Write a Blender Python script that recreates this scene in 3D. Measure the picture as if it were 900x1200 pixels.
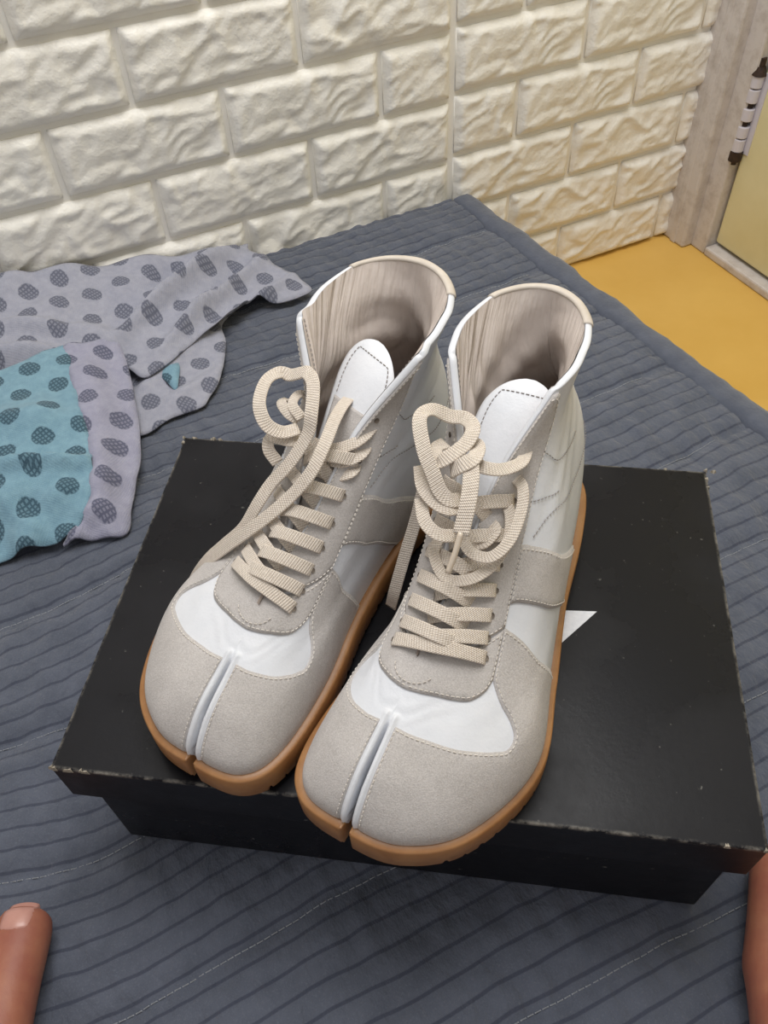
import bpy, bmesh, math, random
import numpy as np
from mathutils import Vector, Matrix, noise
from mathutils.geometry import delaunay_2d_cdt
from mathutils.bvhtree import BVHTree

# ---------------------------------------------------------------- camera, world, lights, exposure
scene = bpy.context.scene
for o in list(bpy.data.objects): bpy.data.objects.remove(o)
COL = scene.collection
WY, PITCH, ROLL, FPX = .40762, .86389, -.06092, 959.08
cam_data = bpy.data.cameras.new('camera'); cam = bpy.data.objects.new('camera', cam_data); COL.objects.link(cam)
_c, _s = math.cos(WY), math.sin(WY)
def _toworld(v): return Vector((v[0] * _c + v[1] * _s, -v[0] * _s + v[1] * _c, v[2]))
_f = Vector((0, math.cos(PITCH), -math.sin(PITCH))); _r = Vector((1, 0, 0)); _u = _r.cross(_f)
_r2 = math.cos(ROLL) * _r + math.sin(ROLL) * _u; _u2 = -math.sin(ROLL) * _r + math.cos(ROLL) * _u
_R, _U, _F = _toworld(_r2), _toworld(_u2), _toworld(_f)
cam.matrix_world = Matrix(((_R.x, _U.x, -_F.x, 0), (_R.y, _U.y, -_F.y, 0), (_R.z, _U.z, -_F.z, .575), (0, 0, 0, 1)))
cam_data.sensor_fit = 'HORIZONTAL'; cam_data.sensor_width = 36; cam_data.lens = FPX / 900 * 36
cam_data.clip_start = .01; cam_data.clip_end = 50
scene.camera = cam
world = bpy.data.worlds.new('world'); scene.world = world; world.use_nodes = True
bg = world.node_tree.nodes['Background']; bg.inputs[0].default_value = (1, .99, .98, 1); bg.inputs[1].default_value = .50
def area(name, loc, target, size, power, color):
    l = bpy.data.lights.new(name, 'AREA'); l.shape = 'SQUARE'; l.size = size; l.energy = power; l.color = color
    o = bpy.data.objects.new(name, l); COL.objects.link(o); o.location = loc
    o.rotation_euler = (Vector(target) - Vector(loc)).to_track_quat('-Z', 'Y').to_euler()
    return o
area('ceiling_light', (.30, .55, 1.48), (.30, .55, 0), .80, 15.5, (1, .985, .965))
vs = scene.view_settings; vs.view_transform = 'Standard'; vs.look = 'None'; vs.gamma = 1; vs.use_curve_mapping = False; vs.exposure = 0.0

# ---------------------------------------------------------------- helpers
def tag(o, label=None, cat=None, group=None, kind=None):
    if label: o['label'] = label
    if cat: o['category'] = cat
    if group: o['group'] = group
    if kind: o['kind'] = kind
    return o
def empty(name, loc=(0, 0, 0), rz=0):
    o = bpy.data.objects.new(name, None); COL.objects.link(o); o.location = loc; o.rotation_euler = (0, 0, rz); o.empty_display_size = .05
    return o
def mesh(name, verts, faces, smooth=True, uv=None):
    me = bpy.data.meshes.new(name)
    me.from_pydata([tuple(map(float, v)) for v in verts], [], [tuple(int(i) for i in f) for f in faces])
    if smooth: me.polygons.foreach_set('use_smooth', [True] * len(me.polygons))
    if uv is not None:
        lay = me.uv_layers.new(name='uv'); li = np.zeros(len(me.loops), dtype=np.int32); me.loops.foreach_get('vertex_index', li)
        lay.data.foreach_set('uv', np.asarray(uv, dtype=np.float32)[li].ravel())
    me.update(); return me
def obj(name, me, mat, parent=None):
    o = bpy.data.objects.new(name, me); COL.objects.link(o)
    if mat is not None and not me.materials: me.materials.append(mat)
    if parent is not None: o.parent = parent
    return o
class MB:
    """collects shapes into one mesh"""
    def __init__(s): s.v = []; s.f = []
    def add(s, v, f):
        b = len(s.v); s.v += [tuple(p) for p in v]; s.f += [tuple(i + b for i in q) for q in f]; return s
    def box(s, a, b):
        (x0, y0, z0), (x1, y1, z1) = a, b
        return s.add([(x0, y0, z0), (x1, y0, z0), (x1, y1, z0), (x0, y1, z0), (x0, y0, z1), (x1, y0, z1), (x1, y1, z1), (x0, y1, z1)],
                     [(0, 3, 2, 1), (4, 5, 6, 7), (0, 1, 5, 4), (1, 2, 6, 5), (2, 3, 7, 6), (3, 0, 4, 7)])
    def cyl(s, p, r, z0, z1, n=20, r1=None):
        r1 = r if r1 is None else r1
        v = [(p[0] + r * math.cos(2 * math.pi * i / n), p[1] + r * math.sin(2 * math.pi * i / n), z0) for i in range(n)]
        v += [(p[0] + r1 * math.cos(2 * math.pi * i / n), p[1] + r1 * math.sin(2 * math.pi * i / n), z1) for i in range(n)]
        return s.add(v, [(i, (i + 1) % n, n + (i + 1) % n, n + i) for i in range(n)] + [tuple(range(n - 1, -1, -1)), tuple(range(n, 2 * n))])
    def build(s, name, mat, parent=None, bevel=0, smooth=False):
        o = obj(name, mesh(name, s.v, s.f, smooth), mat, parent)
        if bevel:
            m = o.modifiers.new('bevel', 'BEVEL'); m.width = bevel; m.segments = 2; m.limit_method = 'ANGLE'
        return o
def grid_faces(nr, nc, base=0):
    i = np.arange(nr - 1)[:, None] * nc + np.arange(nc - 1)[None, :] + base
    return np.stack([i, i + 1, i + nc + 1, i + nc], -1).reshape(-1, 4)
def cr_path(pts, n, closed=False):
    """Catmull-Rom through pts, n samples per span"""
    p = np.array(pts, float)
    if closed: p = np.vstack([p[-1], p, p[0], p[1]])
    else: p = np.vstack([2 * p[0] - p[1], p, 2 * p[-1] - p[-2]])
    out = []
    for i in range(len(p) - 3):
        w = np.linspace(0, 1, n, endpoint=False)[:, None]
        a, b, c, d = p[i:i + 4]
        out.append(.5 * (2 * b + (c - a) * w + (2 * a - 5 * b + 4 * c - d) * w ** 2 + (3 * b - a - 3 * c + d) * w ** 3))
    r = np.vstack(out)
    return r if closed else np.vstack([r, p[-2]])
def resample(p, step):
    p = np.asarray(p, float); d = np.r_[0, np.cumsum(np.linalg.norm(np.diff(p, axis=0), axis=1))]
    n = max(2, int(round(d[-1] / step)) + 1); s = np.linspace(0, d[-1], n)
    return np.stack([np.interp(s, d, p[:, k]) for k in range(p.shape[1])], 1)
def inside(poly, pts):
    x, y = pts[:, 0], pts[:, 1]; r = np.zeros(len(pts), bool); n = len(poly)
    for i in range(n):
        x0, y0 = poly[i]; x1, y1 = poly[(i + 1) % n]
        if y0 == y1: continue
        c = ((y0 > y) != (y1 > y)) & (x < (x1 - x0) * (y - y0) / (y1 - y0) + x0); r ^= c
    return r
def seg_dist(poly, pts, closed=True):
    d = np.full(len(pts), 1e9); n = len(poly)
    for i in range(n if closed else n - 1):
        a = poly[i]; b = poly[(i + 1) % n]; ab = b - a
        w = np.clip(((pts - a) @ ab) / (ab @ ab + 1e-18), 0, 1)
        d = np.minimum(d, np.linalg.norm(pts - a - w[:, None] * ab, axis=1))
    return d
def fill2d(poly, step, margin=.55, jitter=.15, seed=1):
    """triangulated polygon with interior points; returns points, triangles, boundary index (in input order)"""
    rnd = np.random.RandomState(seed); lo, hi = poly.min(0), poly.max(0)
    gx, gy = np.meshgrid(np.arange(lo[0], hi[0], step), np.arange(lo[1], hi[1], step))
    gx = gx + (np.arange(gx.shape[0]) % 2)[:, None] * step / 2
    g = np.stack([gx.ravel(), gy.ravel()], 1) + rnd.uniform(-jitter, jitter, (gx.size, 2)) * step
    g = g[inside(poly, g)]
    if len(g): g = g[seg_dist(poly, g) > step * margin]
    n = len(poly); allp = np.vstack([poly, g]) if len(g) else poly
    r = delaunay_2d_cdt([Vector(p) for p in allp], [(i, (i + 1) % n) for i in range(n)], [], 1, 1e-7)
    pts = np.array([tuple(v) for v in r[0]]); tri = [tuple(f) for f in r[2]]
    back = {}
    for k, os_ in enumerate(r[3]):
        for o_ in os_: back[o_] = k
    return pts, tri, [back[i] for i in range(n) if i in back]
def fbm(p, s=1.0, o=4, seed=0):
    return noise.fractal(Vector((p[0] * s + seed * 7.3, p[1] * s - seed * 3.1, (p[2] if len(p) > 2 else 0) * s + seed)), 1.0, 2.0, o)

# ---------------------------------------------------------------- materials
def srgb(r, g, b):
    return tuple(((c / 255 + .055) / 1.055) ** 2.4 if c > 10 else c / 255 / 12.92 for c in (r, g, b)) + (1,)
class Mat:
    def __init__(s, name, color, rough=.6, spec=.35, sheen=0, coat=0):
        s.m = bpy.data.materials.new(name); s.m.use_nodes = True; s.nt = s.m.node_tree; s.n = s.nt.nodes; s.l = s.nt.links
        s.b = s.n['Principled BSDF']; s.b.inputs['Base Color'].default_value = color; s.b.inputs['Roughness'].default_value = rough
        s.b.inputs['Specular IOR Level'].default_value = spec
        if sheen: s.b.inputs['Sheen Weight'].default_value = sheen; s.b.inputs['Sheen Roughness'].default_value = .5
        if coat: s.b.inputs['Coat Weight'].default_value = coat
        s.tc = s.n.new('ShaderNodeTexCoord'); s.color = color; s.h = None
    def node(s, t, **kw):
        n = s.n.new(t)
        for k, v in kw.items():
            if k in n.inputs.keys(): n.inputs[k].default_value = v
            else: setattr(n, k, v)
        return n
    def noise(s, scale, detail=4, rough=.6, coord='Object', vec=None):
        n = s.node('ShaderNodeTexNoise', Scale=scale, Detail=detail, Roughness=rough); s.l.new(vec if vec is not None else s.tc.outputs[coord], n.inputs['Vector']); return n.outputs['Fac']
    def math(s, op, a, b=None, clamp=False):
        n = s.node('ShaderNodeMath', operation=op, use_clamp=clamp)
        for i, x in enumerate((a, b)):
            if x is None: continue
            if isinstance(x, (int, float)): n.inputs[i].default_value = x
            else: s.l.new(x, n.inputs[i])
        return n.outputs[0]
    def ramp(s, fac, lo, hi):
        n = s.node('ShaderNodeMapRange'); n.inputs['From Min'].default_value = lo; n.inputs['From Max'].default_value = hi; s.l.new(fac, n.inputs['Value']); return n.outputs[0]
    def mix(s, fac, a, b):
        n = s.node('ShaderNodeMix', data_type='RGBA')
        if isinstance(fac, (int, float)): n.inputs[0].default_value = fac
        else: s.l.new(fac, n.inputs[0])
        for i, x in ((6, a), (7, b)):
            if isinstance(x, tuple): n.inputs[i].default_value = x
            else: s.l.new(x, n.inputs[i])
        return n.outputs[2]
    def setcol(s, c): s.l.new(c, s.b.inputs['Base Color']); return s
    def setrough(s, c): s.l.new(c, s.b.inputs['Roughness']); return s
    def bump(s, h, strength=.3, dist=.001):
        n = s.node('ShaderNodeBump', Strength=strength, Distance=dist); s.l.new(h, n.inputs['Height'])
        if s.h is not None: s.l.new(s.h, n.inputs['Normal'])
        s.h = n.outputs[0]; s.l.new(s.h, s.b.inputs['Normal']); return s
    def sep(s, coord='Object'):
        n = s.node('ShaderNodeSeparateXYZ'); s.l.new(s.tc.outputs[coord], n.inputs[0]); return n.outputs
def mottled(name, c0, c1, scale, rough, bumps=(), **kw):
    m = Mat(name, c0, rough, **kw); m.setcol(m.mix(m.ramp(m.noise(scale), .3, .7), c0, c1))
    for sc, st, di in bumps: m.bump(m.noise(sc, 6), st, di)
    return m
M = {}
M['brick'] = mottled('foam_brick', srgb(240, 236, 227), srgb(246, 243, 236), 9, .36, [(70, .5, .004), (420, .15, .0005)], spec=.45).m
M['wall'] = mottled('foam_groove', srgb(240, 236, 227), srgb(246, 243, 236), 12, .45).m
m = Mat('grey_suede', srgb(180, 174, 170), .95, spec=.08, sheen=.12)
c = m.mix(m.ramp(m.noise(38, 5), .3, .7), srgb(171, 166, 163), srgb(189, 184, 181)); c = m.mix(m.math('MULTIPLY', m.ramp(m.noise(1300, 3), .42, .62), .30), c, srgb(226, 222, 219)); c = m.mix(m.math('MULTIPLY', m.ramp(m.noise(900, 3, .6), .55, .7), .35), c, srgb(152, 146, 141))
m.setcol(c); m.bump(m.noise(1300, 4), .45, .0008); m.bump(m.noise(60, 4), .25, .003); M['suede'] = m.m
M['leather'] = mottled('white_leather', srgb(214, 217, 223), srgb(222, 224, 229), 40, .42, [(70, .16, .003), (650, .25, .0005)], spec=.4).m
M['lining'] = mottled('beige_lining_leather', srgb(204, 192, 184), srgb(218, 207, 199), 60, .5, [(120, .2, .002), (700, .2, .0004)], spec=.3)
m = M['lining']; n = m.node('ShaderNodeMapping'); m.l.new(m.tc.outputs['UV'], n.inputs[0]); n.inputs['Scale'].default_value = (26, 2.4, 1); m.bump(m.noise(1, 3, .5, vec=n.outputs[0]), .7, .007); M['lining'] = m.m
M['tab'] = mottled('beige_tab_leather', srgb(190, 180, 168), srgb(206, 197, 186), 60, .55, [(700, .2, .0004)], spec=.3).m
M['insole'] = mottled('worn_insole', srgb(120, 110, 100), srgb(96, 88, 80), 60, .8).m
M['thread'] = Mat('pale_thread', srgb(214, 208, 200), .8).m
M['thread_dark'] = Mat('grey_thread', srgb(140, 134, 130), .8).m
m = Mat('woven_cotton_lace', srgb(222, 208, 188), .9, spec=.15, sheen=.2)
su = m.sep('UV'); w1 = m.math('SINE', m.math('ADD', m.math('MULTIPLY', su[0], 4200), m.math('MULTIPLY', su[1], 9))); w2 = m.math('SINE', m.math('MULTIPLY', su[1], 13))
wv = m.math('MULTIPLY', w1, w2)
m.setcol(m.mix(m.ramp(m.math('ADD', wv, m.math('MULTIPLY', m.noise(500), 2.0)), -.3, 2.0), srgb(192, 177, 160), srgb(240, 230, 218))); m.bump(wv, .6, .0007)
M['lace'] = m.m
M['aglet'] = Mat('clear_aglet', srgb(214, 200, 182), .25, spec=.6).m
m = Mat('gum_rubber', srgb(176, 118, 66), .38, spec=.45); m.b.inputs['Subsurface Weight'].default_value = .12; m.b.inputs['Subsurface Radius'].default_value = (.006, .003, .001)
m.b.inputs['Subsurface Scale'].default_value = .6
m.setcol(m.mix(m.ramp(m.noise(70, 5), .35, .75), srgb(162, 118, 76), srgb(140, 97, 59))); m.bump(m.noise(500, 3), .12, .0005); M['gum'] = m.m
# black card with dusty patches and scuffs
def card(name, ext):
    m = Mat(name, srgb(20, 20, 24), .55, spec=.16)
    dust = m.ramp(m.noise(9, 7, .6), .45, .85); spots = m.ramp(m.noise(240, 2, .5), .72, .78)
    col = m.mix(m.math('MULTIPLY', dust, .3), srgb(20, 20, 24), srgb(44, 44, 48)); col = m.mix(m.math('MULTIPLY', spots, .35), col, srgb(150, 148, 142))
    s = m.sep(); ed = None
    for k in (0, 1):
        d = m.math('SUBTRACT', ext[k] / 2, m.math('ABSOLUTE', s[k])); ed = d if ed is None else m.math('MINIMUM', ed, d)
    wear = m.math('MULTIPLY', m.ramp(ed, .0022, .0002), m.ramp(m.noise(90, 6, .75), .42, .62)); wear = m.math('MULTIPLY', wear, m.ramp(s[2], ext[2] - .003, ext[2] - .001))
    col = m.mix(m.math('MULTIPLY', wear, .6), col, srgb(160, 155, 146))
    m.setcol(col); m.setrough(m.ramp(dust, -.6, 1.6)); m.bump(m.noise(300, 5), .12, .0006)
    return m.m
m = Mat('quilted_cover', srgb(84, 90, 104), .9, spec=.12, sheen=.35)
s = m.sep('UV'); PITCHS = .0158
ph = m.math('FRACT', m.math('DIVIDE', s[1], PITCHS)); tri = m.math('ABSOLUTE', m.math('SUBTRACT', ph, .5))
line = m.ramp(tri, .09, .05)
mot = m.ramp(m.noise(35, 6), .3, .7)
base = m.mix(mot, srgb(80, 85, 97), srgb(93, 98, 111)); thr = m.noise(900, 2)
base = m.mix(m.math('MULTIPLY', m.ramp(thr, .55, .75), .25), base, srgb(128, 132, 142))
m.setcol(m.mix(m.math('MULTIPLY', line, .6), base, srgb(50, 54, 70)))
n = m.node('ShaderNodeMapping'); m.l.new(m.tc.outputs['UV'], n.inputs[0]); n.inputs['Scale'].default_value = (75, 42, 1)
m.bump(m.noise(1, 4, .6, vec=n.outputs[0]), .75, .006); m.bump(thr, .25, .0006); M['quilt'] = m.m
m = Mat('quilt_binding', srgb(84, 90, 104), .9, spec=.12, sheen=.35); m.setcol(m.mix(m.ramp(m.noise(60, 6), .3, .7), srgb(80, 85, 98), srgb(94, 99, 112))); m.bump(m.noise(160, 5), .5, .002); M['binding'] = m.m
# printed cotton with hatched dots
def dotted(name, c0, c1, dot, scale):
    m = Mat(name, c0, .92, spec=.1, sheen=.2); s = m.sep('UV')
    warp = m.math('MULTIPLY', m.math('SUBTRACT', m.noise(30, 2), .5), .25)
    x = m.math('ADD', m.math('MULTIPLY', s[0], scale), warp); y = m.math('ADD', m.math('MULTIPLY', s[1], scale * 1.1), warp)
    row = m.math('FLOOR', y); x = m.math('ADD', x, m.math('MULTIPLY', m.math('MODULO', m.math('ADD', row, 100), 2), .5))
    fx = m.math('SUBTRACT', m.math('FRACT', x), .5); fy = m.math('MULTIPLY', m.math('SUBTRACT', m.math('FRACT', y), .5), .92)
    d = m.math('SQRT', m.math('ADD', m.math('MULTIPLY', fx, fx), m.math('MULTIPLY', fy, fy)))
    inn = m.ramp(m.math('ADD', d, m.math('MULTIPLY', m.noise(160, 2), .04)), .31, .28)
    h1 = m.math('SINE', m.math('MULTIPLY', m.math('ADD', fx, m.math('MULTIPLY', fy, .25)), 62)); h2 = m.math('SINE', m.math('MULTIPLY', m.math('SUBTRACT', fy, m.math('MULTIPLY', fx, .3)), 58))
    hat = m.ramp(m.math('ADD', m.math('MAXIMUM', h1, h2), m.math('MULTIPLY', m.noise(260, 3), 1.6)), .75, 1.35)
    col = m.mix(m.ramp(m.noise(120, 5), .3, .7), c0, c1)
    m.setcol(m.mix(m.math('MULTIPLY', inn, m.math('ADD', m.math('MULTIPLY', hat, .45), .5)), col, dot)); m.bump(m.noise(260, 6), .45, .0012)
    wv = m.math('MULTIPLY', m.math('SINE', m.math('MULTIPLY', s[0], 2600)), m.math('SINE', m.math('MULTIPLY', s[1], 2600))); m.bump(wv, .25, .0005)
    return m.m
M['grey_dots'] = dotted('grey_dotted_cotton', srgb(150, 152, 166), srgb(164, 165, 178), srgb(96, 99, 114), 27)
M['lilac_dots'] = dotted('lilac_grey_dotted_cotton', srgb(146, 146, 166), srgb(160, 160, 178), srgb(90, 92, 112), 27)
M['teal_dots'] = dotted('teal_dotted_cotton', srgb(114, 148, 166), srgb(130, 164, 180), srgb(60, 84, 98), 27)
m = mottled('yellow_linoleum', srgb(222, 180, 96), srgb(212, 168, 82), 7, .4, [(80, .1, .001)], spec=.4); M['floor'] = m.m
m = Mat('aged_paint_wood', srgb(186, 176, 164), .6); g = m.noise(40, 6, .7); m.setcol(m.mix(m.ramp(g, .45, .72), srgb(206, 199, 194), srgb(178, 168, 160))); m.bump(g, .3, .002); M['jamb'] = m.m
m = mottled('cream_door_paint', srgb(226, 218, 176), srgb(212, 202, 154), 6, .45, [(30, .1, .002)]); M['door'] = m.m
M['hinge'] = Mat('white_painted_metal', srgb(206, 202, 210), .4, spec=.5).m
M['hinge_dark'] = mottled('grimy_metal', srgb(40, 30, 26), srgb(66, 48, 38), 200, .6).m
M['plaster'] = mottled('cream_plaster', srgb(214, 206, 180), srgb(206, 198, 170), 6, .7).m
m = Mat('skin', srgb(178, 120, 98), .5, spec=.4); m.b.inputs['Subsurface Weight'].default_value = .2; m.b.inputs['Subsurface Radius'].default_value = (.01, .004, .002)
m.b.inputs['Subsurface Scale'].default_value = .5
m.setcol(m.mix(m.ramp(m.noise(38, 4), .35, .7), srgb(168, 112, 88), srgb(150, 90, 74))); m.bump(m.noise(260, 6), .3, .0008); M['skin'] = m.m
M['nail'] = mottled('toenail', srgb(184, 134, 122), srgb(194, 146, 134), 80, .3, spec=.5).m
M['star'] = mottled('cracked_white_print', srgb(214, 218, 228), srgb(232, 235, 242), 200, .4, [(500, .3, .0004)]).m
M['worn'] = mottled('torn_card', srgb(170, 162, 148), srgb(120, 114, 104), 300, .9).m
M['seam'] = Mat('pale_quilting_thread', srgb(150, 154, 160), .8).m

# ---------------------------------------------------------------- room
floor = tag(MB().box((-2.5, -2.5, -.30), (1.05, 1.0, -.18)).build('floor', M['floor']), 'yellow linoleum floor beside the mattress', kind='structure')
WALLY = .9235
wall = tag(MB().box((-1.6, WALLY, -.18), (.968, 1.0, 1.4)).build('wall_back', M['wall']), 'white foam brick wall behind the mattress', kind='structure')
BH, BL, SEAM, GAP = .0785, .1925, .523, .0065
def brick_mesh(w, seed):
    h = BH - GAP; nx = max(8, int(w / .0032)); nz = 24
    ang = .5; ca, sa = math.cos(ang), math.sin(ang)
    V = []; Fc = []
    for j in range(nz + 1):
        for i in range(nx + 1):
            x = w * i / nx; z = h * j / nz
            e = min(x, w - x, z, h - z); b = min(1, e / .0095); b = math.sin(b * math.pi / 2)
            p = (x * ca + z * sa, -x * sa + z * ca)
            q = Vector((p[0] * 16 + seed * 5.1, p[1] * 40 - seed * 2.7, seed)) + .6 * noise.noise_vector(Vector((p[0] * 30, p[1] * 30, seed)))
            r = 1 - abs(noise.noise(q)) * 2.2
            r2 = 1 - abs(noise.noise(q * 2.3)) * 2
            k = max(0, .0050 + .0030 * r + .0014 * r2 + .0025 * noise.noise(Vector((x * 14 + seed, z * 14, seed))))
            V.append((x, -b * k, z))
    Fc = [tuple(f) for f in grid_faces(nz + 1, nx + 1)]
    # back ring so that the piece is closed
    n0 = len(V); V += [(0, .004, 0), (w, .004, 0), (w, .004, h), (0, .004, h)]
    c = [0, nx, (nz + 1) * (nx + 1) - 1, nz * (nx + 1)]
    Fc += [(c[0], n0, n0 + 1, c[1]), (c[1], n0 + 1, n0 + 2, c[2]), (c[2], n0 + 2, n0 + 3, c[3]), (c[3], n0 + 3, n0, c[0])]
    me = mesh('brick', V, Fc, True); me.materials.append(M['brick']); return me
full_b = [brick_mesh(BL - GAP, k + 1) for k in range(9)]; half_b = [brick_mesh(BL / 2 - GAP, k + 21) for k in range(4)]
rnd = random.Random(5)
for r in range(-3, 12):
    z = .048 + BH * r + GAP / 2
    odd = r % 2 == 0           # rows that start with a whole brick at the panel seam
    xs = []
    x = SEAM
    if odd:
        while x > -.62: x -= BL; xs.append((x, BL))
    else:
        x -= BL / 2; xs.append((x, BL / 2))
        while x > -.62: x -= BL; xs.append((x, BL))
    x = SEAM + .003; zz = .004
    w = BL if r % 2 else BL / 2
    while x < .955:
        ww = min(w, .966 - x); xs.append((x, ww)); x += w; w = BL
    for (x, ww) in xs:
        if z + BH < 0 and x + ww < .50: continue            # hidden behind the mattress
        dz = .006 if x > SEAM else 0
        if abs(ww - BL) < 1e-6: me = rnd.choice(full_b)
        elif abs(ww - BL / 2) < 1e-6: me = rnd.choice(half_b)
        else: me = brick_mesh(ww - GAP, rnd.randint(40, 90))
        if z + dz < -.1795: dz = -.1793 - z
        o = obj('brick', me, M['brick'], wall); o.location = (x + GAP / 2, WALLY - .002, z + dz)
# door frame, door, threshold
frame = tag(MB().box((.932, .872, -.18), (1.02, .935, 1.4)).build('trim_1', M['jamb'], bevel=.004), 'scuffed grey painted door frame', kind='structure')
MB().box((.951, .842, -.18), (1.02, .874, 1.4)).build('door_stop', M['jamb'], frame, bevel=.003)
MB().box((.9305, .890, -.18), (.936, .902, 1.4)).build('bead', M['jamb'], frame, bevel=.002)
thr = tag(MB().box((.950, -1.2, -.18), (1.0, .8415, -.166)).build('trim_2', M['jamb'], bevel=.003), 'worn pale threshold strip under the cream door', kind='structure')
door = tag(empty('door_1', (.966, .838, -.16)), 'cream painted door standing in a grey frame', kind='structure')
MB().box((0, -.95, 0), (.036, 0, 1.5)).build('leaf', M['door'], door, bevel=.003)
hg = MB().cyl((-.007, .004), .0045, .128, .275, 12).build('hinge', M['hinge_dark'], door, smooth=False); hg['label'] = 'white hinge with dark grimy gaps'
for z0, z1 in ((.148, .166), (.168, .184), (.192, .209), (.217, .235), (.237, .253)):
    MB().cyl((-.007, .004), .0085, z0, z1, 20).build('knuckle', M['hinge'], hg, bevel=.001)
MB().cyl((-.007, .004), .0095, .134, .148, 16).build('finial', M['hinge_dark'], hg); MB().cyl((-.007, .004), .010, .253, .264, 16, .006).build('finial', M['hinge_dark'], hg)
MB().box((-.0012, -.012, .145), (.0, .0, .256)).build('hinge_leaf', M['hinge'], hg)
wr = tag(MB().box((1.0, -2.5, -.18), (1.05, 1.0, 1.4)).build('wall_right', M['plaster']), 'cream wall around the door', kind='structure')

# ---------------------------------------------------------------- shoe surface
# canonical left shoe: +y toe, +x medial, z up, origin at heel on the ground.
# each loop: front (y, x, z, half gap), seven rows (y, x medial, x lateral, z), back (y, x, z)
LOOPS = [
 ((.288,.010,.020,0), [(.284,.038,-.018,.019),(.262,.0485,-.044,.017),(.215,.0475,-.060,.015),(.165,.039,-.049,.015),(.110,.036,-.034,.016),(.055,.040,-.024,.018),(.016,.030,-.011,.019)], (.004,.011,.020)),
 ((.287,.010,.034,0), [(.283,.037,-.018,.033),(.261,.0480,-.044,.031),(.215,.0475,-.061,.029),(.165,.039,-.050,.029),(.110,.037,-.036,.031),(.055,.041,-.024,.034),(.015,.030,-.011,.037)], (.001,.011,.038)),
 ((.272,.010,.050,0), [(.267,.031,-.013,.049),(.248,.042,-.037,.047),(.212,.044,-.053,.046),(.165,.039,-.047,.045),(.112,.038,-.036,.049),(.056,.041,-.024,.054),(.014,.030,-.010,.058)], (-.001,.011,.059)),
 ((.250,.010,.0595,0), [(.246,.024,-.006,.0592),(.230,.034,-.027,.058),(.198,.038,-.041,.056),(.160,.037,-.041,.058),(.112,.038,-.035,.064),(.060,.041,-.023,.072),(.016,.030,-.009,.078)], (-.001,.011,.079)),
 ((.225,.010,.069,0), [(.221,.021,-.003,.069),(.205,.030,-.019,.067),(.180,.035,-.030,.068),(.150,.037,-.034,.073),(.112,.038,-.032,.080),(.064,.041,-.021,.088),(.020,.031,-.008,.096)], (.002,.011,.097)),
 ((.197,.011,.081,0), [(.193,.021,0,.081),(.179,.029,-.012,.081),(.159,.034,-.022,.084),(.134,.037,-.027,.091),(.107,.039,-.028,.099),(.068,.041,-.019,.107),(.026,.032,-.006,.113)], (.008,.012,.114)),
 ((.164,.012,.100,.006), [(.159,.024,-.001,.100),(.147,.031,-.009,.102),(.131,.036,-.016,.107),(.113,.039,-.020,.113),(.093,.041,-.021,.119),(.064,.042,-.016,.126),(.030,.033,-.004,.131)], (.013,.014,.132)),
 ((.124,.014,.129,.0125), [(.119,.031,-.003,.130),(.110,.037,-.009,.132),(.100,.042,-.014,.135),(.088,.045,-.017,.139),(.074,.046,-.017,.143),(.054,.044,-.013,.148),(.028,.035,-.003,.152)], (.014,.015,.153)),
 ((.088,.016,.168,.034), [(.084,.051,-.019,0.169),(.077,.053,-.021,0.170),(.068,.0545,-.0225,0.171),(.058,.054,-.022,0.172),(.045,.052,-.020,0.172),(.031,.046,-.014,0.173),(.017,.033,-.001,0.173)], (.011,.016,0.173)),
]
def _expand(lp):
    (fy, fx, fz, g), rows, (by, bx, bz) = lp
    pts = [(fx + g, fy, fz)]
    pts += [(r[1], r[0], r[3]) for r in rows]
    pts += [(bx, by, bz)]
    pts += [(r[2], r[0], r[3]) for r in reversed(rows)]
    pts += [(fx - g, fy, fz)]
    return np.array(pts), g
def _cr(p0, p1, p2, p3, w):
    return .5 * ((2 * p1) + (-p0 + p2) * w + (2 * p0 - 5 * p1 + 4 * p2 - p3) * w ** 2 + (-p0 + 3 * p1 - 3 * p2 + p3) * w ** 3)
def make_ctrl(lean, gap, girth=1):
    """control net; the shaft leans by `lean` and its throat opens by the factor `gap`"""
    out = []
    for (f, rows, b) in LOOPS:
        p, g = _expand(((f[0], f[1], f[2], f[3] * gap / girth), rows, b))
        w = np.clip((p[:, 2] - .07) / .10, 0, 1.2)
        c = p[8, 0]
        p[:, 0] = c + (p[:, 0] - c) * (1 + (girth - 1) * np.minimum(w, 1))
        p[:, 0] += lean * w * w * (3 - 2 * np.minimum(w, 1))
        if g > 0:
            for i0, i1, i2 in ((0, 1, 2), (16, 15, 14)):
                cc = (p[0, 0] + p[16, 0]) / 2; e = p[i0, 0] - cc; sg = math.copysign(1, e)
                p[i1, 0] = cc + sg * max(abs(p[i1, 0] - cc), abs(e) * 1.03); p[i2, 0] = cc + sg * max(abs(p[i2, 0] - cc), abs(e) * 1.0)
        if g == 0: a, b2 = p[-2], p[1]
        else: a, b2 = 2 * p[0] - p[1], 2 * p[-1] - p[-2]
        out.append(np.vstack([a, p, b2]))
    return np.array(out)
CTRL = make_ctrl(0, 1, 1)
NL, NU = len(LOOPS), 16
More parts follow.
